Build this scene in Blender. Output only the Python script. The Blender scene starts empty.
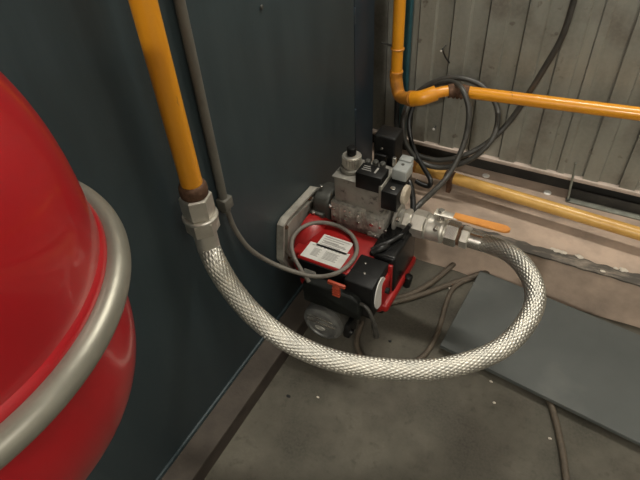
import bpy, bmesh, math, random
from mathutils import Vector, Matrix
random.seed(7)
PI = math.pi
scn = bpy.context.scene
col = scn.collection
V = Vector

# ------------------------------------------------------------------ camera frame (room axes: +Y along boiler, +X along sheet wall)
H = 1.3
RX = V((0.87717, 0.29072, -0.38224)); F = 540.0
def _frame():
    n = V((42, 583, F)).normalized()
    k = F * F
    dx = (26 + k / 583) / (1.35 - 42 / 583)
    y = V((dx, -(k + 42 * dx) / 583, F)).normalized()
    z = -n
    x = y.cross(z)
    return x, y, z
AX, AY, AZ = _frame()
def ray(px, py):
    c = V((px - 320, py - 240, F))
    return V((AX.dot(c), AY.dot(c), AZ.dot(c)))
CAM = V((0, 0, H))
def at(px, py, d): return CAM + ray(px, py) * d / F
def onx(px, py, x): r = ray(px, py); return CAM + r * x / r.x
def ony(px, py, y): r = ray(px, py); return CAM + r * y / r.y
def onz(px, py, z): r = ray(px, py); return CAM + r * (z - H) / r.z

cd = bpy.data.cameras.new('camera'); cam = bpy.data.objects.new('camera', cd); col.objects.link(cam)
cd.sensor_width = 36; cd.lens = F / 640 * 36; cd.clip_start = .02
right = V((AX[0], AY[0], AZ[0])); up = -V((AX[1], AY[1], AZ[1])); back = -V((AX[2], AY[2], AZ[2]))
cam.matrix_world = Matrix.Translation(CAM) @ Matrix((right, up, back)).transposed().to_4x4()
scn.camera = cam

# ------------------------------------------------------------------ materials
def mat(name, c, rough=.5, metal=0., c2=None, scale=12., lo=.4, hi=.65, bump=0., bscale=80., coat=0., detail=6, aniso=None, rvar=0., spec=.5):
    m = bpy.data.materials.new(name); m.use_nodes = True
    nt = m.node_tree; b = nt.nodes['Principled BSDF']
    b.inputs['Roughness'].default_value = rough; b.inputs['Metallic'].default_value = metal
    b.inputs['Base Color'].default_value = (*c, 1); b.inputs['Coat Weight'].default_value = coat
    b.inputs['Coat Roughness'].default_value = .08
    b.inputs['Specular IOR Level'].default_value = spec
    tc = nt.nodes.new('ShaderNodeTexCoord')
    src = tc.outputs['Object']
    if aniso:
        mp = nt.nodes.new('ShaderNodeMapping'); mp.inputs['Scale'].default_value = aniso
        nt.links.new(src, mp.inputs['Vector']); src = mp.outputs['Vector']
    if c2:
        n = nt.nodes.new('ShaderNodeTexNoise'); n.inputs['Scale'].default_value = scale; n.inputs['Detail'].default_value = detail
        n.inputs['Roughness'].default_value = .62
        r = nt.nodes.new('ShaderNodeValToRGB')
        r.color_ramp.elements[0].position = lo; r.color_ramp.elements[0].color = (*c, 1)
        r.color_ramp.elements[1].position = hi; r.color_ramp.elements[1].color = (*c2, 1)
        nt.links.new(src, n.inputs['Vector']); nt.links.new(n.outputs['Fac'], r.inputs['Fac'])
        nt.links.new(r.outputs['Color'], b.inputs['Base Color'])
        if rvar:
            mr = nt.nodes.new('ShaderNodeMapRange'); mr.inputs['To Min'].default_value = rough - rvar; mr.inputs['To Max'].default_value = rough + rvar
            nt.links.new(n.outputs['Fac'], mr.inputs['Value']); nt.links.new(mr.outputs['Result'], b.inputs['Roughness'])
    if bump:
        n2 = nt.nodes.new('ShaderNodeTexNoise'); n2.inputs['Scale'].default_value = bscale; n2.inputs['Detail'].default_value = 5
        bp = nt.nodes.new('ShaderNodeBump'); bp.inputs['Strength'].default_value = bump; bp.inputs['Distance'].default_value = .004
        nt.links.new(src, n2.inputs['Vector']); nt.links.new(n2.outputs['Fac'], bp.inputs['Height'])
        nt.links.new(bp.outputs['Normal'], b.inputs['Normal'])
    return m

def floor_mat():
    """worn concrete: fine mottling, broad grey-brown patches, some dark stains"""
    m = mat('floor_concrete', (.038, .035, .024), .78, c2=(.110, .100, .076), scale=4.2, lo=.36, hi=.62, bump=.25, bscale=120, rvar=.12)
    nt = m.node_tree; b = nt.nodes['Principled BSDF']
    base = b.inputs['Base Color'].links[0].from_socket
    tc = [n for n in nt.nodes if n.type == 'TEX_COORD'][0]
    for sc, lo, hi, c, w in ((2.6, .48, .66, (.030, .025, .018), .8), (9, .50, .68, (.045, .037, .027), .6), (38, .58, .70, (.04, .034, .025), .6), (150, .35, .62, (.085, .076, .058), .45)):
        n = nt.nodes.new('ShaderNodeTexNoise'); n.inputs['Scale'].default_value = sc; n.inputs['Detail'].default_value = 8
        mr = nt.nodes.new('ShaderNodeMapRange'); mr.inputs['From Min'].default_value = lo; mr.inputs['From Max'].default_value = hi
        mr.inputs['To Max'].default_value = w; mr.clamp = True
        mx = nt.nodes.new('ShaderNodeMix'); mx.data_type = 'RGBA'
        mx.inputs['B'].default_value = (*c, 1)
        nt.links.new(tc.outputs['Object'], n.inputs['Vector']); nt.links.new(n.outputs['Fac'], mr.inputs['Value'])
        nt.links.new(mr.outputs['Result'], mx.inputs['Factor']); nt.links.new(base, mx.inputs['A'])
        base = mx.outputs['Result']
    nt.links.new(base, b.inputs['Base Color'])
    return m

def scuffed(m, c, sc, lo, hi, aniso=(1, 1, .35)):
    """adds small worn-through marks to a painted surface"""
    nt = m.node_tree; b = nt.nodes['Principled BSDF']
    base = b.inputs['Base Color'].links[0].from_socket
    tc = nt.nodes.new('ShaderNodeTexCoord'); mp = nt.nodes.new('ShaderNodeMapping'); mp.inputs['Scale'].default_value = aniso
    n = nt.nodes.new('ShaderNodeTexNoise'); n.inputs['Scale'].default_value = sc; n.inputs['Detail'].default_value = 5
    mr = nt.nodes.new('ShaderNodeMapRange'); mr.inputs['From Min'].default_value = lo; mr.inputs['From Max'].default_value = hi; mr.clamp = True
    mx = nt.nodes.new('ShaderNodeMix'); mx.data_type = 'RGBA'; mx.inputs['B'].default_value = (*c, 1)
    nt.links.new(tc.outputs['Object'], mp.inputs['Vector']); nt.links.new(mp.outputs['Vector'], n.inputs['Vector'])
    nt.links.new(n.outputs['Fac'], mr.inputs['Value']); nt.links.new(mr.outputs['Result'], mx.inputs['Factor'])
    nt.links.new(base, mx.inputs['A']); nt.links.new(mx.outputs['Result'], b.inputs['Base Color'])

def sheet_mat():
    """galvanised sheet with smudges and brown spots"""
    m = mat('galvanised_sheet', (.20, .203, .172), .46, .3, (.35, .35, .305), scale=6, lo=.3, hi=.7, aniso=(1.6, 1, .5), rvar=.08, bump=.06, bscale=60)
    nt = m.node_tree; b = nt.nodes['Principled BSDF']
    base = b.inputs['Base Color'].links[0].from_socket
    tc = [n for n in nt.nodes if n.type == 'TEX_COORD'][0]
    for sc, lo, hi, c, w in ((5, .52, .68, (.13, .105, .085), .7), (26, .66, .72, (.07, .045, .035), .6), (90, .4, .7, (.36, .34, .29), .3)):
        n = nt.nodes.new('ShaderNodeTexNoise'); n.inputs['Scale'].default_value = sc; n.inputs['Detail'].default_value = 6
        mr = nt.nodes.new('ShaderNodeMapRange'); mr.inputs['From Min'].default_value = lo; mr.inputs['From Max'].default_value = hi
        mr.inputs['To Max'].default_value = w; mr.clamp = True
        mx = nt.nodes.new('ShaderNodeMix'); mx.data_type = 'RGBA'; mx.inputs['B'].default_value = (*c, 1)
        nt.links.new(tc.outputs['Object'], n.inputs['Vector']); nt.links.new(n.outputs['Fac'], mr.inputs['Value'])
        nt.links.new(mr.outputs['Result'], mx.inputs['Factor']); nt.links.new(base, mx.inputs['A'])
        base = mx.outputs['Result']
    nt.links.new(base, b.inputs['Base Color'])
    return m

M = dict(
 floor=floor_mat(), sheet=sheet_mat(),
 plaster=mat('plain_plaster', (.66, .65, .60), .8, c2=(.72, .70, .66), scale=4),
 casing=mat('blue_grey_casing', (.027, .043, .050), .5, 0, (.038, .056, .063), scale=5, aniso=(1, 3, .5), bump=.03, bscale=160, rvar=.06),
 post=mat('blue_black_post', (.014, .026, .038), .4, 0, (.019, .033, .047), scale=3),
 dark=mat('dark_void', (.01, .01, .01), .8),
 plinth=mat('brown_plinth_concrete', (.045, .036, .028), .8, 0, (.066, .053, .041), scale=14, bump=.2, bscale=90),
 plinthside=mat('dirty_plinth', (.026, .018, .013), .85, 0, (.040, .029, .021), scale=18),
 kerb=mat('pinkish_kerb_concrete', (.46, .35, .27), .82, 0, (.30, .235, .185), scale=9, lo=.38, hi=.7, bump=.3, bscale=70),
 felt=mat('worn_grey_felt', (.075, .066, .055), .85, 0, (.27, .225, .18), scale=34, lo=.48, hi=.74, bump=.4, bscale=60, aniso=(.5, 1.5, 1)),
 flashing=mat('dusty_flashing', (.50, .41, .35), .7, .0, (.38, .32, .27), scale=20),
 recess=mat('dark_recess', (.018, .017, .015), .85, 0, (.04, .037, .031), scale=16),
 yellow=mat('yellow_pipe_paint', (.72, .30, .012), .34, 0, (.66, .26, .012), scale=8, coat=.3, bump=.05, bscale=70, rvar=.06),
 yellowold=mat('aged_yellow_paint', (.62, .37, .10), .36, 0, (.50, .27, .06), scale=11, lo=.38, hi=.66, bump=.1, bscale=60, rvar=.08),
 rust=mat('rusty_iron', (.085, .042, .022), .75, .2, (.15, .08, .045), scale=60, bump=.4, bscale=140),
 orangejoint=mat('orange_joint_paint', (.50, .20, .02), .5, 0, (.32, .13, .02), scale=30, bump=.25, bscale=90),
 zinc=mat('zinc_fitting', (.68, .65, .58), .40, .75, (.50, .47, .41), scale=30, lo=.4, hi=.7, rvar=.08, bump=.06, bscale=120),
 steel=mat('bright_steel', (.70, .68, .63), .26, .95, (.55, .52, .48), scale=40),
 braid=mat('steel_braid', (.46, .445, .40), .46, .95, (.60, .57, .50), scale=30),
 tank=mat('red_gloss_lacquer', (.40, .006, .012), .30, 0, (.35, .005, .011), scale=5, coat=.45, bump=.015, bscale=14),
 ring=mat('galvanised_ring', (.29, .28, .235), .40, .5, (.23, .22, .18), scale=9, bump=.05, bscale=60),
 red=mat('red_burner_paint', (.33, .008, .007), .40, 0, (.25, .006, .006), scale=12, rvar=.05, bump=.02),
 black=mat('black_plastic', (.006, .006, .006), .45, 0, (.009, .009, .0085), scale=25, spec=.25),
 blackgloss=mat('black_gloss_cover', (.005, .005, .005), .25, 0, (.007, .007, .007), scale=25, spec=.3),
 charcoal=mat('charcoal_plastic', (.012, .013, .012), .5, 0, (.016, .018, .016), scale=20, spec=.15),
 castdark=mat('dark_cast_metal', (.095, .095, .085), .46, .4, (.07, .07, .063), scale=25, bump=.15, bscale=150),
 cast=mat('cast_aluminium', (.38, .365, .325), .45, .45, (.29, .275, .245), scale=30, bump=.12, bscale=170, rvar=.08),
 castlight=mat('light_cast_aluminium', (.40, .39, .34), .48, .5, (.26, .245, .21), scale=16, bump=.1, bscale=120),
 motorcap=mat('grey_motor_cap', (.145, .145, .135), .48, .45, (.10, .10, .095), scale=40, bump=.15, bscale=200),
 flangecast=mat('pale_cast_flange', (.42, .40, .35), .5, .3, (.27, .255, .22), scale=22, bump=.2, bscale=110),
 manifold=mat('speckled_cast_manifold', (.52, .50, .45), .42, .45, (.27, .255, .23), scale=70, lo=.42, hi=.66, bump=.3, bscale=170),
 white=mat('white_label_paper', (.66, .65, .61), .6, 0, (.56, .55, .51), scale=30),
 print=mat('grey_printing', (.30, .29, .27), .7),
 greycap=mat('grey_plug_plastic', (.29, .305, .29), .5, 0, (.25, .26, .25), scale=30),
 beige=mat('beige_cap', (.46, .40, .31), .55, 0, (.36, .30, .23), scale=20),
 orangered=mat('orange_red_clip', (.42, .065, .03), .5),
 orange=mat('orange_grip', (.64, .27, .055), .5, 0, (.54, .20, .035), scale=18),
 cable=mat('dark_grey_cable', (.040, .038, .033), .45, 0, (.058, .055, .048), scale=30),
 blackcable=mat('black_cable_rubber', (.010, .010, .010), .4, 0, (.016, .016, .015), scale=30),
 cablegrey=mat('grey_cable', (.18, .165, .14), .55, 0, (.13, .115, .098), scale=30),
 cablefloor=mat('dusty_brown_cable', (.070, .054, .038), .7, 0, (.10, .078, .055), scale=30),
 conduit=mat('grey_conduit', (.135, .128, .108), .5, 0, (.105, .098, .082), scale=14),
 board=mat('grey_green_board', (.062, .068, .064), .55, 0, (.074, .080, .075), scale=6, bump=.05, bscale=200, rvar=.05),
 boardedge=mat('board_raw_edge', (.22, .215, .19), .6),
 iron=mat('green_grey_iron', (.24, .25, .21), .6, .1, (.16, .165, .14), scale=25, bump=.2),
 teal=mat('teal_paint', (.03, .115, .14), .4, 0, (.024, .09, .11), scale=8),
 chip=mat('pale_mortar_chip', (.55, .49, .41), .85, 0, (.45, .40, .33), scale=60),
 whiteplastic=mat('white_plastic', (.75, .73, .68), .5),
)

scuffed(M['yellow'], (.12, .055, .02), 34, .655, .70)
scuffed(M['yellowold'], (.20, .10, .04), 30, .62, .72, (.4, 1, 1))
scuffed(M['cast'], (.10, .09, .08), 60, .60, .72, (1, 1, 1))
scuffed(M['board'], (.12, .125, .115), 3, .6, .8, (1, 1, 1))
# ------------------------------------------------------------------ mesh helpers
def catmull(pts, n=14):
    P = [V(p) for p in pts]; P = [P[0] * 2 - P[1]] + P + [P[-1] * 2 - P[-2]]
    out = []
    for i in range(1, len(P) - 2):
        a, b, c, d = P[i - 1], P[i], P[i + 1], P[i + 2]
        for k in range(n):
            t = k / n
            out.append(.5 * ((2 * b) + (c - a) * t + (2 * a - 5 * b + 4 * c - d) * t * t + (3 * b - a - 3 * c + d) * t ** 3))
    out.append(P[-2]); return out
def resample(pts, step):
    L = [0]
    for a, b in zip(pts, pts[1:]): L.append(L[-1] + (b - a).length)
    n = max(2, int(L[-1] / step)); out = []; j = 0
    for i in range(n + 1):
        s = L[-1] * i / n
        while j < len(L) - 2 and L[j + 1] < s: j += 1
        t = (s - L[j]) / max(1e-9, L[j + 1] - L[j]); out.append(pts[j].lerp(pts[j + 1], t))
    return out, L[-1]
def frames(pts):
    T = [(pts[min(i + 1, len(pts) - 1)] - pts[max(i - 1, 0)]).normalized() for i in range(len(pts))]
    n = T[0].orthogonal().normalized(); out = []
    for t in T:
        n = (n - t * n.dot(t)).normalized(); out.append((t, n, t.cross(n)))
    return out

class MB:
    def __init__(s): s.bm = bmesh.new()
    def _add(s, b2):
        me = bpy.data.meshes.new('tmp'); b2.to_mesh(me); b2.free(); s.bm.from_mesh(me); bpy.data.meshes.remove(me); return s
    def box(s, x0, x1, y0, y1, z0, z1, bev=0., seg=2, rot=None, piv=None):
        b = bmesh.new(); bmesh.ops.create_cube(b, size=1)
        for v in b.verts: v.co = V((x0 + (v.co.x + .5) * (x1 - x0), y0 + (v.co.y + .5) * (y1 - y0), z0 + (v.co.z + .5) * (z1 - z0)))
        if bev: bmesh.ops.bevel(b, geom=b.edges[:], offset=bev, segments=seg, profile=.5, affect='EDGES')
        if rot:
            c = V(piv) if piv else V(((x0 + x1) / 2, (y0 + y1) / 2, (z0 + z1) / 2))
            bmesh.ops.rotate(b, verts=b.verts, cent=c, matrix=rot)
        return s._add(b)
    def prism(s, poly, d0, d1, axis='x', bev=0., seg=2):
        """poly of 2-D points extruded along axis from d0 to d1"""
        b = bmesh.new()
        def mk(p, d): return {'x': V((d, p[0], p[1])), 'y': V((p[0], d, p[1])), 'z': V((p[0], p[1], d))}[axis]
        A = [b.verts.new(mk(p, d0)) for p in poly]; B = [b.verts.new(mk(p, d1)) for p in poly]
        n = len(poly); b.faces.new(A[::-1]); b.faces.new(B)
        for i in range(n): b.faces.new((A[i], A[(i + 1) % n], B[(i + 1) % n], B[i]))
        bmesh.ops.recalc_face_normals(b, faces=b.faces[:])
        if bev: bmesh.ops.bevel(b, geom=b.edges[:], offset=bev, segments=seg, profile=.5, affect='EDGES')
        return s._add(b)
    def lathe(s, prof, p0, ax, seg=40, cap=True):
        """prof: list of (distance along ax, radius)"""
        p0 = V(p0); ax = V(ax).normalized(); n = ax.orthogonal().normalized(); m = ax.cross(n)
        b = bmesh.new(); rings = []
        for d, r in prof:
            rings.append([b.verts.new(p0 + ax * d + (n * math.cos(2 * PI * k / seg) + m * math.sin(2 * PI * k / seg)) * max(r, 1e-5)) for k in range(seg)])
        for A, B in zip(rings, rings[1:]):
            for k in range(seg): b.faces.new((A[k], A[(k + 1) % seg], B[(k + 1) % seg], B[k]))
        if cap: b.faces.new(rings[0][::-1]); b.faces.new(rings[-1])
        bmesh.ops.recalc_face_normals(b, faces=b.faces[:])
        return s._add(b)
    def cyl(s, p0, p1, r, seg=28, ch=0.):
        p0, p1 = V(p0), V(p1); L = (p1 - p0).length
        ch = min(ch, r * .5, L * .4)
        pr = [(0, r - ch), (ch, r), (L - ch, r), (L, r - ch)] if ch else [(0, r), (L, r)]
        return s.lathe(pr, p0, p1 - p0, seg)
    def hexa(s, p0, p1, r, ch=.003): return s.cyl(p0, p1, r, 6, ch)
    def tube(s, pts, r, seg=14, n=14, smooth=True, rf=None):
        P = catmull(pts, n) if smooth else [V(p) for p in pts]
        fr = frames(P); b = bmesh.new(); rings = []
        for i, (p, (t, u, w)) in enumerate(zip(P, fr)):
            rr = r if rf is None else rf(i / (len(P) - 1)) * r
            rings.append([b.verts.new(p + (u * math.cos(2 * PI * k / seg) + w * math.sin(2 * PI * k / seg)) * rr) for k in range(seg)])
        for A, B in zip(rings, rings[1:]):
            for k in range(seg): b.faces.new((A[k], A[(k + 1) % seg], B[(k + 1) % seg], B[k]))
        b.faces.new(rings[0][::-1]); b.faces.new(rings[-1])
        bmesh.ops.recalc_face_normals(b, faces=b.faces[:])
        return s._add(b)
    def torus(s, c, R, r, seg=96, rs=20, squash=1.):
        b = bmesh.new(); rings = []
        for i in range(seg):
            a = 2 * PI * i / seg
            rings.append([b.verts.new(V(c) + V(((R + r * math.cos(t)) * math.cos(a), (R + r * math.cos(t)) * math.sin(a), r * squash * math.sin(t)))) for t in [2 * PI * k / rs for k in range(rs)]])
        for i in range(seg):
            A, B = rings[i], rings[(i + 1) % seg]
            for k in range(rs): b.faces.new((A[k], A[(k + 1) % rs], B[(k + 1) % rs], B[k]))
        bmesh.ops.recalc_face_normals(b, faces=b.faces[:])
        return s._add(b)
    def build(s, name, m, parent=None, base=None, angle=35):
        """links one mesh object; coordinates are room coordinates, stored relative to the thing's base"""
        o = bpy.data.objects.new(name, bpy.data.meshes.new(name))
        if parent is not None: b = V(parent['_b'])
        elif base is not None: b = V(base)
        else:
            xs = [v.co for v in s.bm.verts]
            b = V(((min(v.x for v in xs) + max(v.x for v in xs)) / 2, (min(v.y for v in xs) + max(v.y for v in xs)) / 2, min(v.z for v in xs)))
        bmesh.ops.translate(s.bm, verts=s.bm.verts, vec=-b)
        s.bm.to_mesh(o.data); s.bm.free()
        o.data.shade_smooth(); o.data.set_sharp_from_angle(angle=math.radians(angle))
        o.data.materials.append(m); col.objects.link(o)
        if parent is not None: o.parent = parent
        else: o.location = b
        o['_b'] = tuple(b)
        return o
def tag(o, label, cat, group=None):
    o['label'] = label; o['category'] = cat
    if group: o['group'] = group
    return o
def thing(name, base, label, cat, group=None):
    o = bpy.data.objects.new(name, None); o.empty_display_size = .05; col.objects.link(o)
    o.location = base; o['_b'] = tuple(V(base)); return tag(o, label, cat, group)
def struct(o): o['kind'] = 'structure'; return o

# ================================================================== THE SETTING
XC = -.645          # boiler casing plane
YW = 1.60           # sheet wall plane
RX0, RX1, RY0, RY1, CZ = -1.9, 2.6, -3.4, 1.70, 3.1
struct(MB().box(RX0, RX1, RY0, RY1, -.1, 0).build('floor', M['floor'], base=(0, 0, 0)))
struct(MB().box(RX0, RX1, RY0, RY1, CZ, CZ + .1).build('ceiling', M['plaster']))
struct(MB().box(RX0 - .1, RX0, RY0, RY1, 0, CZ).build('wall_left', M['plaster']))
struct(MB().box(RX1, RX1 + .1, RY0, RY1, 0, CZ).build('wall_right', M['plaster']))
struct(MB().box(RX0, RX1, RY0 - .1, RY0, 0, CZ).build('wall_front', M['plaster']))
# corrugated sheet wall: raised ribs between a dark (left) and a light (right) flank, an overlap joint near x = -.05
def sheet():
    mb = MB(); b = mb.bm
    prof = []; x = -.456 - .104 * 14; w = .005; dep = .010
    while x < -.07:
        prof += [(x - .0042, YW), (x - .0038, YW + .012), (x + .0010, YW + .012), (x + .0016, YW - dep), (x + .054 - w, YW - dep), (x + .054, YW)]
        x += .104
    j = -.062
    prof = [p for p in prof if p[0] < j - .012]
    prof += [(j - .010, YW - .001), (j - .003, YW - .001), (j - .0025, YW + .012), (j - .0002, YW + .012), (j + .0004, YW - .0075), (j + .020, YW - .0075), (j + .026, YW - .001)]
    x = .017
    while x < 2.6:
        prof += [(x - .0042, YW), (x - .0038, YW + .012), (x + .0010, YW + .012), (x + .0016, YW - dep), (x + .050 - w, YW - dep), (x + .050, YW)]
        x += .104
    A = [b.verts.new((p[0], p[1], .232)) for p in prof]; B = [b.verts.new((p[0], p[1], CZ)) for p in prof]
    A2 = [b.verts.new((p[0], YW + .1, .232)) for p in prof]; B2 = [b.verts.new((p[0], YW + .1, CZ)) for p in prof]
    for i in range(len(prof) - 1):
        b.faces.new((A[i], A[i + 1], B[i + 1], B[i])); b.faces.new((A2[i + 1], A2[i], B2[i], B2[i + 1]))
        b.faces.new((A[i + 1], A[i], A2[i], A2[i + 1])); b.faces.new((B[i], B[i + 1], B2[i + 1], B2[i]))
    return mb.build('wall_back', M['sheet'], base=(0, YW, 0), angle=20)
struct(sheet())
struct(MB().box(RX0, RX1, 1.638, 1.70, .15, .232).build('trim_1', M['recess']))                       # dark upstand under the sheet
struct(MB().box(RX0, RX1, 1.583, 1.606, .2235, .2365, .002).build('trim_2', M['flashing']))            # dusty flashing lip
# kerb with a slightly rounded, uneven front
def kerb():
    mb = MB(); b = mb.bm; rows = []
    n = 150
    for i in range(n + 1):
        x = RX0 + (RX1 - RX0) * i / n
        w = .004 * math.sin(x * 9) + .003 * math.sin(x * 23 + 1)
        pr = [(1.262 + w * 1.6, 0), (1.272 + w, .012), (1.279 + w * .6, .05), (1.281, .13), (1.285, .146), (1.292, .15), (1.70, .15), (1.70, 0)]
        rows.append([b.verts.new((x, y, z)) for y, z in pr])
    for A, B in zip(rows, rows[1:]):
        for k in range(8): b.faces.new((A[k], A[(k + 1) % 8], B[(k + 1) % 8], B[k]))
    b.faces.new(rows[0]); b.faces.new(rows[-1][::-1])
    bmesh.ops.recalc_face_normals(b, faces=b.faces[:])
    return mb.build('baseboard_back', M['kerb'], base=(0, 1.3, 0))
struct(kerb())
# worn felt strip lapping over the front edge of the kerb
def felt():
    mb = MB(); b = mb.bm; rows = []; n = 220
    x0, x1 = -.62, 1.2
    for i in range(n + 1):
        x = x0 + (x1 - x0) * i / n
        e = .002 * math.sin(x * 31) + .002 * math.sin(x * 77 + 2) + .002 * math.sin(x * 140)
        f = .0012 * math.sin(x * 50) + .0010 * math.sin(x * 121)
        pr = [(1.273 + f, .1515), (1.272 + f, .158), (1.280 + f, .1605), (1.312 + e, .1585), (1.320 + e, .1505)]
        rows.append([b.verts.new((x, y, z)) for y, z in pr])
    for A, B in zip(rows, rows[1:]):
        for k in range(5): b.faces.new((A[k], A[(k + 1) % 5], B[(k + 1) % 5], B[k]))
    b.faces.new(rows[0]); b.faces.new(rows[-1][::-1])
    bmesh.ops.recalc_face_normals(b, faces=b.faces[:])
    return mb.build('trim_3', M['felt'], base=(0, 1.3, .15))
struct(felt())
# boiler plinth on the floor
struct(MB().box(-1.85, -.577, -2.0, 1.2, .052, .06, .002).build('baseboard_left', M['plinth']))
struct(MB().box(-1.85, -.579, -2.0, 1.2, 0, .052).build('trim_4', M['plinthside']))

# ================================================================== BOILER
bo = thing('boiler', (-1.2, .2, .06), 'large dark blue-grey sheet metal boiler casing filling the left side', 'boiler')
MB().box(-1.8, XC - .006, -1.6, 1.445, .062, 1.85).build('shell', M['dark'], bo)
MB().box(XC - .02, XC, -1.6, 1.3135, .075, 1.85, .0025).build('side_panel', M['casing'], bo)
MB().box(XC - .02, XC - .0012, 1.3185, 1.45, .075, 1.85, .0025).build('corner_panel', M['post'], bo)
MB().box(-1.8, XC + .004, -1.6, 1.45, .0605, .0745, .002).build('base_rail', M['casing'], bo)
for zz in (.755, .455):
    MB().box(XC - .006, XC + .0012, 1.311, 1.322, zz - .022, zz + .022, .0008).build('seam_clip', M['post'], bo)
for px, py in ((261, 7),):
    p = onx(px, py, XC); MB().cyl(p, p + V((.004, 0, 0)), .005, 12, .0015).build('screw', M['castdark'], bo)

# ================================================================== EXPANSION TANK
TX, TY, TZ = -.433, .059, 1.0
tk = thing('expansion_tank', (TX, TY, .80), 'big glossy red round expansion tank with a grey clamp ring at left', 'tank')
def shell(Rb, h, n, st, sg):
    lip = [(0, .1742), (.011, .1742), (.0155, .1730), (.018, Rb)] if sg > 0 else [(0, Rb)]
    pr = lip + [(st * k / 6, Rb) for k in range(4, 7)]
    for k in range(1, 41):
        t = k / 40 * PI / 2
        pr.append((st + h * math.sin(t), Rb * max(0, 1 - math.sin(t) ** n) ** (1 / n)))
    return MB().lathe(pr, (TX, TY, TZ), (0, 0, sg), 128)
shell(.171, .205, 2.5, .03, 1).build('upper_shell', M['tank'], tk)
shell(.171, .152, 2.4, .05, -1).build('lower_shell', M['tank'], tk)
MB().torus((TX, TY, TZ), .1785, .0112, 160, 24).build('clamp_ring', M['ring'], tk)
MB().box(XC + .0005, TX - .165, TY - .04, TY + .04, TZ - .012, TZ + .012, .003).build('wall_bracket', M['ring'], tk)

# ================================================================== LEFT GAS PIPE AND HOSE
LX, LY, LR = -.598, .556, .0195
gp = thing('gas_pipe', (LX, LY, .695), 'thick yellow vertical gas pipe standing in front of the boiler casing', 'pipe')
MB().cyl((LX, LY, .73), (LX, LY, CZ), LR, 40).build('pipe', M['yellow'], gp)
MB().lathe([(0, .023), (.003, .0255), (.010, .0262), (.020, .0255), (.025, .0235), (.027, .0205)], (LX, LY, .707), (0, 0, 1), 40).build('coupling', M['rust'], gp)['label'] = 'rusty brown coupling'

hs = thing('braided_hose', (-.3, .75, .31), 'silver steel-braided flexible gas hose hanging in a big loop', 'hose')
h0 = V((LX, LY, .576))
VY, VZ = 1.05, .3465
path = [h0, at(215, 262, 1.062), at(232, 290, 1.085), at(258, 319, 1.10), at(295, 345, 1.105), at(343, 363, 1.11), at(400, 370, 1.115), at(450, 367, 1.122),
        at(499, 350, 1.14), at(527, 322, 1.165), at(536, 296, 1.195), at(528, 272, 1.235), at(511, 254, 1.29), V((-.135, VY - .008, VZ + .006)), V((-.165, VY, VZ))]
def braid():
    pts, L = resample(catmull(path, 24), .00115)
    # light smoothing keeps the bend even
    for _ in range(400):
        q = pts[:]
        for i in range(2, len(pts) - 2): q[i] = (pts[i - 1] + pts[i] * 2 + pts[i + 1]) / 4
        pts = q
    fr = frames(pts); R = .0214; seg = 144; nc = 18; pitch = 2 * PI * R / nc * 1.15
    mb = MB(); b = mb.bm; rings = []
    def prof(t): t = abs(t - math.floor(t) - .5) * 2; return math.sqrt(max(0., 1 - t ** 3))
    for i, (p, (t, u, w)) in enumerate(zip(pts, fr)):
        s = L * i / (len(pts) - 1) / pitch / 2
        ring = []
        for k in range(seg):
            th = k / seg; a = th * nc + s * 1.0; c = th * nc - s * 1.0
            sg = 1 if (math.floor(a) + math.floor(c)) % 2 else -1
            za = prof(a) * (.72 + .28 * sg * math.sin(PI * (c - math.floor(c))))
            zc = prof(c) * (.72 - .28 * sg * math.sin(PI * (a - math.floor(a))))
            r = R - .0017 + .0032 * max(za, zc)
            ring.append(b.verts.new(p + (u * math.cos(2 * PI * th) + w * math.sin(2 * PI * th)) * r))
        rings.append(ring)
    for A, B in zip(rings, rings[1:]):
        for k in range(seg): b.faces.new((A[k], A[(k + 1) % seg], B[(k + 1) % seg], B[k]))
    b.faces.new(rings[0][::-1]); b.faces.new(rings[-1])
    return mb.build('braid', M['braid'], hs, angle=80)
braid()
zc = lambda z: (LX, LY, z)
MB().hexa(zc(.662), zc(.708), .0305).build('nut', M['zinc'], hs)
MB().cyl(zc(.654), zc(.6625), .0340, 40, .002).build('collar', M['zinc'], hs)
MB().hexa(zc(.622), zc(.6545), .0320).build('nut', M['zinc'], hs)
MB().cyl(zc(.572), zc(.624), .0228, 40, .002).build('ferrule', M['zinc'], hs)
vx = lambda x: (x, VY, VZ)
MB().cyl(vx(-.195), vx(-.143), .0238, 40, .002).build('ferrule', M['steel'], hs)
MB().hexa(vx(-.216), vx(-.194), .0295).build('nut', M['zinc'], hs)

# ================================================================== BALL VALVE
bv = thing('ball_valve', (-.28, VY, VZ - .035), 'silver ball valve with an orange lever joining the braided hose to the burner', 'valve')
bd = MB().hexa(vx(-.347), vx(-.310), .0375)
bd.lathe([(0, .034), (.004, .0365), (.008, .0335), (.022, .0345), (.040, .033), (.045, .0355), (.050, .034), (.053, .029)], vx(-.311), (1, 0, 0), 40)
bd.cyl(vx(-.262), vx(-.255), .028, 36)
bd.build('valve_body', M['zinc'], bv)
MB().hexa(vx(-.256), vx(-.223), .0335).build('union_nut', M['steel'], bv)
MB().cyl(vx(-.224), vx(-.2165), .026, 36).build('spacer', M['rust'], bv)
hv0 = V((-.275, VY, VZ + .032))
MB().cyl(hv0, hv0 + V((0, 0, .026)), .009, 20).cyl(hv0 + V((-.002, -.02, -.008)), hv0 + V((-.002, -.034, -.008)), .006, 16, .001).build('stem', M['steel'], bv)
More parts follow.
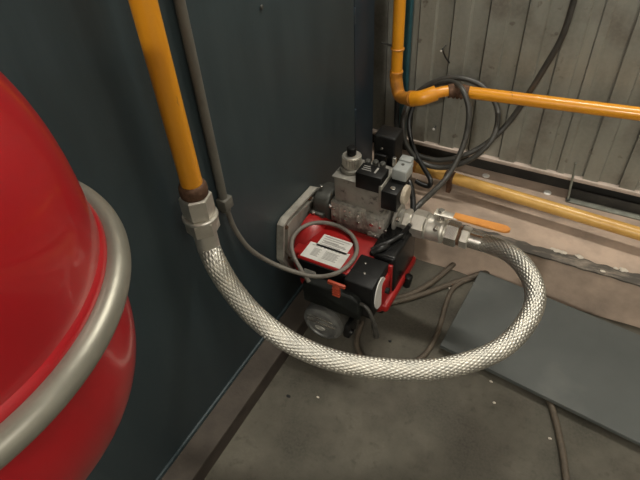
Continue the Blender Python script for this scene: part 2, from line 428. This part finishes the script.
def lever(x0, x1, w0, w1, z0, z1, th, name, m, par):
    mb = MB(); b = mb.bm; n = 16; rings = []
    for i in range(n + 1):
        t = i / n; x = x0 + (x1 - x0) * t; w = (w0 + (w1 - w0) * t) / 2
        if t > .86: w *= math.sqrt(max(.05, 1 - ((t - .86) / .14) ** 2 * .95))
        z = z0 + (z1 - z0) * t; h = th / 2
        y = VY - .002 * t
        rings.append([b.verts.new((x, y + s * w * k, z + q)) for s, q, k in ((-1, -h * .5, 1), (-1, h * .5, 1), (-.8, h, 1), (.8, h, 1), (1, h * .5, 1), (1, -h * .5, 1), (.8, -h, 1), (-.8, -h, 1))])
    for A, B in zip(rings, rings[1:]):
        for k in range(8): b.faces.new((A[k], A[(k + 1) % 8], B[(k + 1) % 8], B[k]))
    b.faces.new(rings[0][::-1]); b.faces.new(rings[-1]); bmesh.ops.recalc_face_normals(b, faces=b.faces[:])
    return mb.build(name, m, par)
la = lever(-.290, -.225, .026, .020, .403, .405, .004, 'lever_arm', M['zinc'], bv)
lever(-.241, -.103, .021, .027, .4055, .410, .009, 'lever_grip', M['orange'], la)['label'] = 'orange lever grip'
MB().hexa((-.275, VY, .405), (-.275, VY, .413), .009, .001).build('lever_nut', M['steel'], la)

# ================================================================== GAS BURNER
BB = (-.48, .94, .11)
gb = thing('gas_burner', BB, 'red and black gas burner bolted to the boiler casing, white label on top', 'burner')
out = [(.822, .285), (.845, .390), (.866, .398), (1.022, .392), (1.10, .33), (1.12, .28), (1.10, .19), (.87, .19)]
def inset(poly, d):
    c = V((sum(p[0] for p in poly) / len(poly), sum(p[1] for p in poly) / len(poly)))
    return [((V(p) - c) * (1 - d / (V(p) - c).length) + c)[:] for p in poly]
inn = inset(out, .022)
fm = MB().prism(out, XC + .001, -.633, 'x', .002)
def ringprism(po, pi, x0, x1):
    mb = MB(); b = mb.bm; n = len(po)
    R = [[b.verts.new((x, *p)) for p in q] for x, q in ((x0, po), (x1, [(V(p) * .96 + V(r) * .04)[:] for p, r in zip(po, pi)]), (x1, pi), (x0, pi))]
    for A, B in zip(R, R[1:] + R[:1]):
        for k in range(n): b.faces.new((A[k], A[(k + 1) % n], B[(k + 1) % n], B[k]))
    bmesh.ops.recalc_face_normals(b, faces=b.faces[:]); return mb
rp = ringprism(out, inset(out, .008), -.634, -.622); fm._add(rp.bm)
rp = ringprism(inset(out, .028), inset(out, .036), -.635, -.624); fm._add(rp.bm)
fm = fm.build('flange', M['flangecast'], gb)
MB().lathe([(0, .082), (.004, .088), (.030, .088), (.050, .080), (.060, .070)], (-.624, .955, .252), (1, 0, 0), 56).build('collar', M['red'], gb)
for y, z in ((.862, .372), (.868, .26), (.99, .378)):
    MB().cyl((-.634, y, z), (-.627, y, z), .008, 16, .002).cyl((-.628, y, z), (-.622, y, z), .005, 6).build('flange_bolt', M['rust'], fm)
MB().box(-.628, -.345, .870, 1.055, .19, .29, .022, 5).box(-.60, -.345, .850, 1.065, .175, .296, .016, 4).box(-.612, -.43, .85, 1.0, .24, .305, .008, 3).build('housing', M['red'], gb)
HT = .321
hood = MB().prism([(.824, .245), (.824, HT - .003), (.827, HT), (.975, HT), (.985, HT - .012), (.985, .245)], -.578, -.395, 'x', .004).build('hood', M['red'], gb)
MB().box(-.576, -.43, .8205, .8245, .245, .3165, .001).build('front_panel', M['black'], gb)
# label: two overlapping paper strips with rows of print
def lab(x0, x1, y0, y1, rows, name='label'):
    o = MB().box(x0, x1, y0, y1, HT, HT + .0007).build(name, M['white'], hood)
    return o
lab(-.552, -.464, .882, .930, 0)
lab(-.571, -.455, .831, .889, 0)
pm = MB()
for k in range(5):
    y = .9215 - k * .0078; pm.box(-.544, -.473 - .012 * (k % 3), y, y + .0026, HT + .0008, HT + .0011)
pm.box(-.538, -.477, .9025, .9050, HT + .0008, HT + .0011)
pm.build('printing', M['print'], hood)
pm = MB()
for x0, x1 in ((-.550, -.528), (-.516, -.476)):
    for k in range(7):
        y = .870 - k * .0042; pm.box(x0, x1 - .004 * (k % 2), y, y + .0020, HT + .0008, HT + .0011)
for k in range(9):
    x = -.561 + k * .011; pm.box(x, x + .006, .8795, .8820, HT + .0008, HT + .0011)
pm.build('printing', M['print'], hood)
p = ony(311, 272, .82); MB().box(p.x - .02, p.x + .014, .8185, .8205, p.z - .010, p.z + .006, .0005).build('front_sticker', M['white'], gb)
# charcoal air servo under the hood, orange-red T clip
MB().prism([(-.545, .205), (-.545, .270), (-.530, .284), (-.400, .284), (-.384, .272), (-.380, .25), (-.380, .205)], .785, .85, 'y', .006, 3).build('servo_housing', M['charcoal'], gb)
cp = MB()
cp.box(-.464, -.416, .779, .787, .314, .324, .002).box(-.450, -.431, .779, .787, .276, .315, .0015)
for k in range(4): cp.box(-.4505, -.4305, .7775, .7795, .279 + k * .008, .2825 + k * .008)
cp.build('clip', M['orangered'], gb)['label'] = 'orange-red T-shaped clip'
# black control box with white oval dial on the end face
cb = MB().box(-.431, -.352, .803, .905, .205, .322, .004, 3).build('control_box', M['black'], gb)
MB().box(-.432, -.351, .842, .8435, .3205, .3225).build('lid_joint', M['dark'], cb)
for px, py in ((365.5, 263.5), (364.5, 273.5)):
    p = onz(px, py, .322); MB().cyl((p.x, p.y, .3215), (p.x, p.y, .3245), .0035, 12, .001).build('screw', M['steel'], cb)
dl = []
for k in range(29):
    a = 2 * PI * k / 28; dl.append((.848 + .034 * math.cos(a), .265 + .050 * math.sin(a)))
MB().prism(dl[:-1], -.3525, -.3495, 'x').build('dial', M['white'], cb)['label'] = 'white oval dial plate'
MB().cyl((-.350, .872, .255), (-.336, .872, .255), .008, 16, .001).build('reset_button', M['charcoal'], cb)
# rear cover and the red rim below it
MB().box(-.412, -.338, .908, 1.062, .208, .334, .009, 4).build('rear_cover', M['blackgloss'], gb)
MB().box(-.46, -.332, .855, 1.066, .184, .212, .009, 4).build('rim', M['red'], gb)
MB().box(-.356, -.3425, .899, .909, .2, .315, .002).build('rear_edge', M['red'], gb)
p = onx(408, 281, -.326); MB().cyl(p + V((-.004, 0, -.022)), p + V((.002, 0, .022)), .011, 16, .003).build('foot', M['black'], gb)
MB().box(-.47, -.36, .90, 1.04, .11, .18, .012).build('base_casting', M['charcoal'], gb)
# fan motor with pressed aluminium end cap
MC = V((-.482, .765, .155))
MB().lathe([(.012, .054), (.016, .0565), (.03, .0575), (.12, .0575), (.135, .05)], MC, (0, 1, 0), 56).build('motor_body', M['castdark'], gb)
mc = MB().lathe([(0, .0), (0, .020), (.0015, .022), (.0015, .040), (-.002, .043), (-.001, .050), (.005, .0565), (.016, .0585), (.018, .057)], MC, (0, 1, 0), 64, cap=False).build('motor_cap', M['motorcap'], gb)
gm = MB()
rt = Matrix.Rotation(.0, 3, 'Y')
for dz, hw in ((.006, .042), (.024, .036)):
    gm.box(MC.x - hw, MC.x + hw, MC.y - .0035, MC.y + .002, MC.z + dz, MC.z + dz + .0065, .0015)
gm.build('cap_rib', M['steel'], mc)
em = MB().torus((0, 0, 0), .010, .0022, 28, 10)
bmesh.ops.rotate(em.bm, verts=em.bm.verts, cent=(0, 0, 0), matrix=Matrix.Rotation(PI / 2, 3, 'X')); bmesh.ops.scale(em.bm, verts=em.bm.verts, vec=(1.3, 1, .6))
bmesh.ops.translate(em.bm, verts=em.bm.verts, vec=MC + V((-.004, -.001, -.012)))
em.box(MC.x - .012, MC.x + .006, MC.y - .003, MC.y, MC.z - .0135, MC.z - .0105, .0006).build('cap_emblem', M['cast'], mc)
for a in (.5, 2.6, 4.2, 5.7):
    q = MC + V((.047 * math.cos(a), -.003, .047 * math.sin(a))); MB().cyl(q, q + V((0, .006, 0)), .0038, 10, .001).build('cap_screw', M['castdark'], mc)
MB().box(-.432, -.412, .79, .84, .105, .16, .004).cyl((-.422, .80, .13), (-.404, .80, .126), .009, 14, .002).build('motor_terminal', M['black'], gb)
p = [ony(357, 302, .80), ony(366, 307, .795), ony(372.5, 319, .79), ony(376.5, 337, .785)]
MB().tube(p, .0050, 12, rf=lambda t: 1 if t < .78 else 1.55).build('spark_lead', M['cable'], gb)

# ================================================================== GAS CONTROL VALVE BLOCK
gv = thing('gas_control_valve', (-.48, 1.045, .30), 'grey cast gas valve block with black coils mounted above the red burner', 'valve')
MB().box(-.556, -.414, 1.0, 1.098, .372, .467, .006, 3).box(-.560, -.411, .998, 1.1, .463, .4675, .002).build('upper_body', M['cast'], gv)
lo = MB().box(-.564, -.462, .990, 1.105, .320, .388, .004).box(-.462, -.404, .988, 1.105, .322, .380, .004).box(-.550, -.402, .994, 1.10, .294, .33, .003)
lo.box(-.452, -.418, .982, .99, .335, .376, .002).box(-.484, -.470, .984, .992, .328, .384, .001)
for gx in (-.462, -.535): lo.box(gx - .001, gx + .001, .9865, .992, .325, .385)
lo.box(-.452, -.404, .985, 1.10, .300, .322, .003)
lo.build('manifold', M['manifold'], gv)
for x, z, r in ((-.553, .366, .005), (-.553, .340, .004), (-.518, .372, .004), (-.517, .354, .0048), (-.520, .338, .0035), (-.503, .372, .003), (-.503, .358, .003), (-.4765, .372, .0042), (-.4765, .348, .0045), (-.437, .358, .006), (-.416, .352, .0055), (-.400, .345, .005), (-.428, .316, .004)):
    y = .99 if x < -.462 else .988
    if x in (-.4765,): y = .984
    if x in (-.437,): y = .982
    MB().cyl((x, y - .004, z), (x, y + .002, z), r, 12, .001).build('screw', M['steel'], gv)
kx, ky = -.525, 1.047
MB().cyl((kx, ky, .466), (kx, ky, .480), .031, 40, .003).build('regulator_base', M['cast'], gv)
kb = MB()
kb.cyl((kx, ky, .478), (kx, ky, .513), .0235, 40, .002)
for k in range(20):
    a = 2 * PI * k / 20
    q = V((kx + .0235 * math.cos(a), ky + .0235 * math.sin(a), 0)); kb.cyl((q.x, q.y, .484), (q.x, q.y, .509), .0026, 8)
kb = kb.build('regulator_knob', M['zinc'], gv)
MB().cyl((kx, ky, .512), (kx, ky, .537), .0125, 20, .003).build('knob_cap', M['black'], kb)
cl = MB().box(-.491, -.419, .996, 1.045, .453, .501, .003).build('coil_housing', M['black'], gv)
pm = MB()
for k in range(3): pm.box(-.482, -.456 - .004 * k, 1.015 + k * .008, 1.0175 + k * .008, .501, .5013)
pm.box(-.447, -.442, 1.012, 1.036, .501, .5013)
pm.build('printing', M['print'], cl)
MB().box(-.426, -.417, .994, 1.06, .412, .480, .003).build('coil_plate', M['castlight'], gv)
ps = MB().box(-.4175, -.374, .990, 1.06, .413, .470, .004).build('pressure_switch', M['black'], gv)
MB().cyl((-.375, 1.035, .442), (-.362, 1.035, .442), .026, 32, .003).build('switch_cap', M['beige'], ps)
p = V((-.393, 1.01, .4695)); MB().cyl(p, p + V((0, 0, .004)), .007, 16, .001).build('switch_screw', M['steel'], ps)
pb = MB().box(-.410, -.372, 1.04, 1.085, .462, .474, .003).build('plug_gasket', M['black'], gv)
gc = MB()
gc.prism([(-.411, .474), (-.410, .506), (-.372, .506), (-.371, .474)], 1.04, 1.088, 'y', .004, 3)
gc.box(-.409, -.376, 1.08, 1.105, .48, .512, .004)
gc = gc.build('plug', M['greycap'], gv); gc['label'] = 'light grey cable plug'
p = V((-.392, 1.068, .5055)); MB().cyl(p, p + V((0, 0, .002)), .004, 12).build('plug_screw', M['castdark'], gc)
# rear switch
bs = MB().box(-.497, -.436, 1.12, 1.18, .400, .538, .006, 3).box(-.488, -.455, 1.108, 1.125, .452, .488, .003).box(-.485, -.43, 1.09, 1.13, .36, .42, .004).build('rear_switch', M['black'], gv)
p = V((-.471, 1.119, .503)); MB().cyl(p, p + V((0, -.003, 0)), .004, 12, .001).build('switch_screw', M['steel'], bs)
MB().cyl((-.430, 1.105, .44), (-.430, 1.105, .495), .006, 14, .002).build('test_nipple', M['steel'], gv)
for x, y in ((-.492, 1.085), (-.472, 1.09), (-.452, 1.09)):
    MB().cyl((x, y - .01, .466), (x, y - .01, .489), .0085, 14, .003).build('stud', M['castdark'], gv)
# outlet elbow to the burner head (left) and inlet flange (right)
oe = MB().prism([(.985, .300), (.985, .375), (1.0, .390), (1.045, .394), (1.08, .38), (1.08, .30)], -.620, -.568, 'x', .012, 4).box(-.622, -.580, .972, 1.0, .31, .345, .005).build('outlet_elbow', M['castdark'], gv)
for px, py, y in ((321.5, 186.5, 1.02), (314, 212.5, .974), (330.5, 206, .98)):
    p = ony(px, py, y); MB().cyl(p + V((0, 0, -.004)), p + V((0, -.002, .005)), .005, 10, .0015).build('elbow_screw', M['steel'], oe)
MB().cyl(vx(-.394), vx(-.384), .040, 36, .003).cyl(vx(-.384), vx(-.372), .026, 30).build('inlet_flange', M['cast'], gv)
MB().hexa(vx(-.372), vx(-.354), .032, .004).cyl(vx(-.356), vx(-.346), .024, 24).build('inlet_nipple', M['zinc'], gv)
for dy, dz in ((-.03, .02), (-.03, -.022)):
    p = V((-.384, VY + dy, VZ + dz)); MB().hexa(p, p + V((.010, 0, 0)), .007, .001).build('flange_bolt', M['steel'], gv)

# ================================================================== CONDUIT, GREY CABLE
cn = thing('electrical_conduit', (-.634, .664, .585), 'thin grey conduit pipe running down the boiler casing beside the yellow pipe', 'conduit')
MB().cyl((-.634, .664, .60), (-.634, .664, CZ), .0092, 24, .001).build('pipe', M['conduit'], cn)
MB().box(XC + .0005, -.620, .650, .678, .585, .612, .003).cyl((-.634, .664, .575), (-.634, .664, .60), .011, 16, .002).build('end_clip', M['conduit'], cn)
zl = HT + .010
cpth = [V((-.634, .664, .60)), V((-.633, .668, .565)), onx(236, 231, -.630), onx(250, 249, -.615), onx(270, 262, -.585), onx(295, 272, -.535), onz(318, 276.5, zl - .004), onz(338, 272.5, zl),
        onz(352, 261, zl), onz(357, 248, zl), onz(351.5, 235, zl), onz(338, 226, zl + .004), onz(320, 222.5, zl + .006), onz(303, 227, zl + .006), onz(292.5, 239, zl + .003), onz(293, 254, zl - .003), onz(300, 268, zl - .020), ony(309, 282, .79)]
tag(MB().tube(cpth, .0056, 14).build('grey_cable', M['cablegrey']), 'grey cable end looped over the white label on the burner', 'cable')

# ================================================================== UPPER GAS PIPE ON THE SHEET WALL
ug = thing('gas_pipe', (-.59, 1.5, .48), 'yellow gas pipe dropping beside the boiler corner and turning along the sheet wall', 'pipe')
UR = .0178
ri = [V((-.591, 1.5, CZ)), V((-.591, 1.5, 1.6)), V((-.591, 1.5, .535))]
MB().cyl((-.591, 1.5, .505), (-.591, 1.5, CZ), UR, 32).build('riser', M['yellow'], ug)
eb = [V((-.591, 1.5, .530)), V((-.591, 1.5, .500)), ony(399.5, 95, 1.49), ony(408, 98.5, 1.455), ony(420, 98, 1.435)]
MB().tube(eb, UR * 1.13, 28).build('elbow', M['orangejoint'], ug)
MB().tube([ony(413, 98.7, 1.438), ony(421, 98, 1.434), ony(429, 95.5, 1.443), ony(436, 93, 1.455)], UR * 1.28, 28).build('elbow', M['yellow'], ug)
MB().tube([ony(410.5, 98.6, 1.446), ony(413.5, 98.7, 1.437)], UR * 1.36, 28, 4).build('joint_ring', M['orangejoint'], ug)
MB().tube([ony(428, 96, 1.442), ony(440, 92.3, 1.462), ony(456, 89.5, 1.487)], UR * .92, 28).build('nipple', M['yellow'], ug)
e0, e1 = ony(462, 91.5, 1.492), ony(640, 114, 1.5); dr = (e1 - e0).normalized()
MB().tube([ony(448, 91, 1.474), ony(455, 90.3, 1.484), e0 + dr * .02], UR * 1.12, 24).build('union', M['rust'], ug)
MB().cyl(e0, e0 + dr * 3.2, UR, 32).build('pipe', M['yellow'], ug)
for z, r in ((.600, 1.13), (.526, 1.25)): MB().torus((-.591, 1.5, z), UR, .0035, 40, 10).build('joint_ring', M['orangejoint'], ug)
MB().cyl((-.591, 1.5, .604), (-.645, 1.5, .61), .003, 10).build('wall_tie', M['castdark'], ug)
tt = MB()
for k in range(3):
    c = ony(455 + k * 3.2, 91 + k * .3, 1.486); pts = []
    for j in range(13):
        a = 2 * PI * j / 12; pts.append(c + V((.002 * k, .021 * math.cos(a), .021 * math.sin(a))))
    tt.tube(pts, .0024, 8, 3)
tt.build('tie_wire', M['rust'], ug)

# ================================================================== LOWER GAS PIPE ABOVE THE KERB
LZ = .214
l0, l1 = onz(418, 167.5, LZ), onz(640, 234, LZ); dl_ = (l1 - l0).normalized()
lg = thing('gas_pipe', (l0.x, l0.y, .15), 'old yellow gas pipe lying low along the concrete kerb', 'pipe')
MB().cyl(l0 - dl_ * .02, l0 + dl_ * 3.0, .0190, 36).build('pipe', M['yellowold'], lg)
MB().cyl(l0 - dl_ * .03, l0 - dl_ * .0, .0205, 32, .003).build('end_cap', M['orangejoint'], lg)
c = l0 + dl_ * .115
MB().cyl(c - dl_ * .016, c + dl_ * .016, .0208, 32, .002).build('pipe_clamp', M['rust'], lg)
for d in (.115, .9, 1.8, 2.7):
    c = l0 + dl_ * d; MB().box(c.x - .008, c.x + .008, c.y - .004, c.y + .014, .15, LZ - .012, .003).build('support_leg', M['rust'], lg)

# ================================================================== HANGING BLACK CABLES
Y1 = 1.445
A = [ony(583, -40, 1.53), ony(574, 0, 1.53), ony(562, 37, 1.53), ony(545, 67, 1.53), ony(527, 96, 1.53), ony(509, 122, 1.52), ony(487, 143, 1.48), ony(462, 156, 1.45), ony(436, 160, 1.44), ony(413, 152, 1.44), ony(402, 130, 1.46), ony(408, 104, 1.535),
     ony(428, 85, 1.55), ony(455, 77.5, 1.55), ony(482, 86, 1.55), ony(497, 108, 1.53), ony(495, 133, 1.47), ony(482, 151, 1.44), ony(463, 163, 1.425), ony(440, 167.5, 1.42), ony(419, 161, 1.415), ony(405.5, 142, 1.42), ony(403.5, 120, 1.45), ony(414, 97, 1.54),
     ony(432, 85, 1.55), ony(450, 82, 1.53), ony(461, 88, 1.455), ony(468.5, 107, 1.43), ony(467, 132, 1.41), ony(459, 156, 1.38), ony(447, 177, 1.33), ony(434, 191, 1.26), ony(421, 203, 1.19), ony(412, 213, 1.15), ony(407, 222, 1.12)]
tag(MB().tube(A, .0084, 14, 10).build('black_cable', M['cable']), 'long dark cable coiled around the upper yellow pipe, trailing down behind the valve', 'cable')
B = [ony(397, 100, 1.52), ony(396.5, 122, 1.46), ony(397.5, 142, 1.36), ony(398.5, 158, 1.27), ony(403, 172, 1.20), ony(410, 184, 1.17), ony(413, 200, 1.15), ony(412, 214, 1.12), ony(405, 228, 1.08), ony(396, 240, 1.02), onz(384, 247, .342), onz(372, 252, .330)]
tag(MB().tube(B, .0082, 12, 10).build('black_cable', M['blackcable']), 'black cable hanging straight below the pipe elbow, behind the grey plug', 'cable')
D = [ony(413, 106, 1.535), ony(409, 122, 1.50), ony(411, 140, 1.46), ony(417, 156, 1.42), ony(425, 170, 1.38), ony(430.5, 180, 1.35), ony(429, 186, 1.345), ony(421, 184, 1.345), ony(416, 181, 1.35)]
tag(MB().tube(D, .0078, 12, 10).build('black_cable', M['blackcable']), 'short dark cable drooping from the coil to a hooked end at the lower pipe', 'cable')
E_ = [onz(371, 250, .331), onz(381, 245, .340), onz(391, 241, .345), onz(402, 234, .346), ony(410, 225, 1.0)]
tag(MB().tube(E_, .0058, 12, 10).build('black_cable', M['blackcable']), 'short black cable lying across the top of the burner beside the rear cover', 'cable')

# ================================================================== FLOOR CABLES
def fl(pts, r, label, m='cablefloor', zs=None):
    P = [onz(p[0], p[1], (p[2] if len(p) > 2 else r)) for p in pts]
    return tag(MB().tube(P, r, 12, 10).build('floor_cable', M[m]), label, 'cable')
fl([(372, 300), (392, 299), (413, 293), (431, 283), (447, 270), (458, 260, .02), (467, 252, .04)], .0088, 'brown dusty cable on the floor climbing towards the kerb under the valve')
fl([(374, 306, .0085), (395, 302, .0085), (420, 295, .0085), (445, 286, .0085), (466, 279, .0085), (484, 273, .024), (500, 270, .026), (511, 265, .03), (518, 258, .05)], .0085, 'brown cable on the floor running from the burner to the board corner')
fl([(476, 277), (462, 282), (452, 290), (446, 304), (441, 322), (434, 341), (422, 357), (402, 368), (384, 368), (367, 362), (358, 350), (357, 338), (362, 322)], .0078, 'thin brown cable curving in a loop on the floor behind the braided hose')
fl([(546, 392, .0075), (552, 408), (558, 430), (563, 455), (567, 485), (572, 520), (590, 580), (640, 660)], .0085, 'brown cable running out from under the board towards the viewer')

# ================================================================== LOOSE BOARD
def board():
    z0 = .0185; z1 = .0315
    c = [onz(440, 345, z1), onz(640, 443, z1), V((.345, 1.238, z1)), onz(480.5, 270, z1)]
    e = (c[1] - c[0]).normalized(); c[1] = c[0] + e * .56
    c[2] = c[3] + e * .55
    mb = MB(); mb.prism([(p.x, p.y) for p in c], z0, z1, 'z', .0012, 1); return mb
bb = board().build('loose_board', M['board']); tag(bb, 'flat grey-green rectangular board lying on the floor against the kerb', 'board')

# ================================================================== IRON ANGLE AND ROD BY THE WALL
a0 = onz(568, 196, .152); 
ia = thing('angle_iron', (a0.x, a0.y, .15), 'grey-green angle iron lying on the kerb at the foot of the sheet wall', 'iron bar')
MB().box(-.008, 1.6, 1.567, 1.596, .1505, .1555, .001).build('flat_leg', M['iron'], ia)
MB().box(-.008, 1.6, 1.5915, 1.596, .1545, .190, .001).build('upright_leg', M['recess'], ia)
p0 = V((-.004, 1.574, .1555)); p1 = ony(576, 163, 1.576)
rd = thing('steel_rod', p0, 'thin upright steel rod at the left end of the angle iron', 'rod')
MB().cyl(p0, p1, .0038, 12, .001).build('rod', M['iron'], rd)
MB().hexa(p0, p0 + V((0, 0, .006)), .008, .001).build('nut', M['castdark'], rd)
tp = onx(406.5, 40, -.575)
tag(MB().box(-.602, -.578, 1.565, 1.585, .2335, CZ, .003).build('corner_post', M['teal']), 'narrow teal painted upright behind the yellow riser in the corner', 'post')

# ================================================================== SMALL LOOSE THINGS
for px, py, l in ((547.5, 192.5, 'round white plastic cap on the kerb left of the steel rod'), (486, 175.5, 'round white plastic cap on the kerb near the coiled cable')):
    p = onz(px, py, .152)
    tag(MB().lathe([(0, .0125), (.0025, .0125), (.004, .010), (.0045, .004)], (p.x, p.y, .15), (0, 0, 1), 28).build('plastic_cap', M['whiteplastic']), l, 'cap', 'white caps on the kerb')
def chip(p, s, label, flat=.45, m='chip', name='mortar_chip', group=None):
    mb = MB(); b = mb.bm
    bmesh.ops.create_icosphere(b, subdivisions=2, radius=1)
    rng = random.Random(int(p.x * 9999) + int(p.y * 7777))
    for v in b.verts:
        k = 1 + rng.uniform(-.28, .28); v.co = V((v.co.x * s * k * 1.3, v.co.y * s * k * .9, (v.co.z * k + .8) * s * flat))
    mz = min(v.co.z for v in b.verts)
    for v in b.verts: v.co += p - V((0, 0, mz))
    return tag(mb.build(name, M[m], angle=60), label, 'debris', group)
g = 'mortar chips on the kerb edge'
for px, py, s, l in ((553, 249, .006, 'pale mortar chip at the left of the chips on the kerb edge'), (558, 251.5, .009, 'second pale mortar chip from the left on the kerb edge'), (563.5, 253, .008, 'third pale mortar chip from the left on the kerb edge'),
                     (579, 257, .0085, 'rounded pale mortar chip standing apart on the kerb edge'), (623, 270.5, .009, 'rightmost pale mortar chip on the kerb edge'), (616, 268.5, .005, 'tiny pale chip just left of the rightmost one on the kerb edge')):
    p = onz(px, py, .159); p.z = .1575; chip(p, s, l, .35, group=g)
p = onz(601, 277.5, .1515); p.z = .1600; chip(V((p.x, 1.279, .1600)), .0055, 'small pale chip at the very front edge of the kerb', .4, group=g)
g = 'specks on the floor'
for px, py, s, l in ((450, 289, .0045, 'small white speck beside the brown cable near the board corner'), (491, 382, .0035, 'white speck on the floor in front of the board'), (494, 403, .003, 'tiny white speck on the floor nearest the viewer'),
                     (550, 439, .0035, 'pale speck on the floor left of the cable end'), (318, 397.5, .003, 'pale speck on the floor below the hose')):
    chip(onz(px, py, 0), s, l, .6, name='floor_speck', group=g)
chip(onz(288.5, 396.5, 0), .0045, 'dark crumb on the floor below the hose', .4, 'dark', 'floor_crumb')
chip(onz(390, 341.5, 0), .004, 'dark crumb on the floor right of the burner motor', .4, 'dark', 'floor_crumb')
for px, py, L, r, l in ((444.5, 47, .030, .0032, 'long screw with a modelled shadow streak on the sheet wall above the coiled cable'), (434.5, 128, .008, .0045, 'short screw head in the sheet wall inside the cable coil')):
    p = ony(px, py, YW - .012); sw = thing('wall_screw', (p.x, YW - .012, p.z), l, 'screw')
    MB().cyl((p.x, YW + .004, p.z), (p.x, YW - .012 - L, p.z), r * .7, 10).build('shank', M['castdark'], sw)
    MB().cyl((p.x, YW - .012 - L, p.z), (p.x, YW - .014 - L, p.z), r, 12, .0005).build('head', M['whiteplastic'], sw)
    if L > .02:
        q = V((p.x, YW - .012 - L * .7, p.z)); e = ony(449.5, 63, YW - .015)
        MB().tube([q + V((0, 0, .003)), q.lerp(e, .5) + V((-.003, 0, 0)), e], .0024, 8).build('shadow_streak', M['dark'], sw)  # dark tube modelled as the shadow streak below the screw

# ================================================================== LIGHT
def tubelight(name, loc, lx, ly, power, colr, label):
    t = thing(name, loc, label, 'lamp')
    x, y, z = loc
    MB().box(x - lx / 2 - .02, x + lx / 2 + .02, y - ly / 2 - .02, y + ly / 2 + .02, z + .012, z + .06, .004).build('lamp_tray', M['whiteplastic'], t)
    ld = bpy.data.lights.new('light', 'AREA'); ld.shape = 'RECTANGLE'; ld.size = lx; ld.size_y = ly; ld.energy = power; ld.color = colr
    lo_ = bpy.data.objects.new('light', ld); col.objects.link(lo_); lo_.parent = t; lo_.location = (0, 0, 0)
    return t
tubelight('overhead_light', (.0, 1.48, 2.5), 1.0, .12, 23, (1, .95, .85), 'fluorescent ceiling lamp above the sheet wall')
tubelight('overhead_light', (1.7, -.2, 2.8), 1.0, 1.0, 17, (1, .95, .86), 'square fill light added out of view to the right of the viewer')  # added fill that brightens the casing and tank, no known fixture
tubelight('overhead_light', (.22, -2.9, 2.9), .3, .25, 70, (1, .95, .86), 'ceiling lamp behind the viewer')

w = bpy.data.worlds.new('world'); scn.world = w; w.use_nodes = True
w.node_tree.nodes['Background'].inputs['Color'].default_value = (.05, .05, .05, 1)
for o in bpy.data.objects:
    if '_b' in o: del o['_b']
vs = scn.view_settings; vs.view_transform = 'Standard'; vs.look = 'None'; vs.exposure = 0.42; vs.gamma = 1
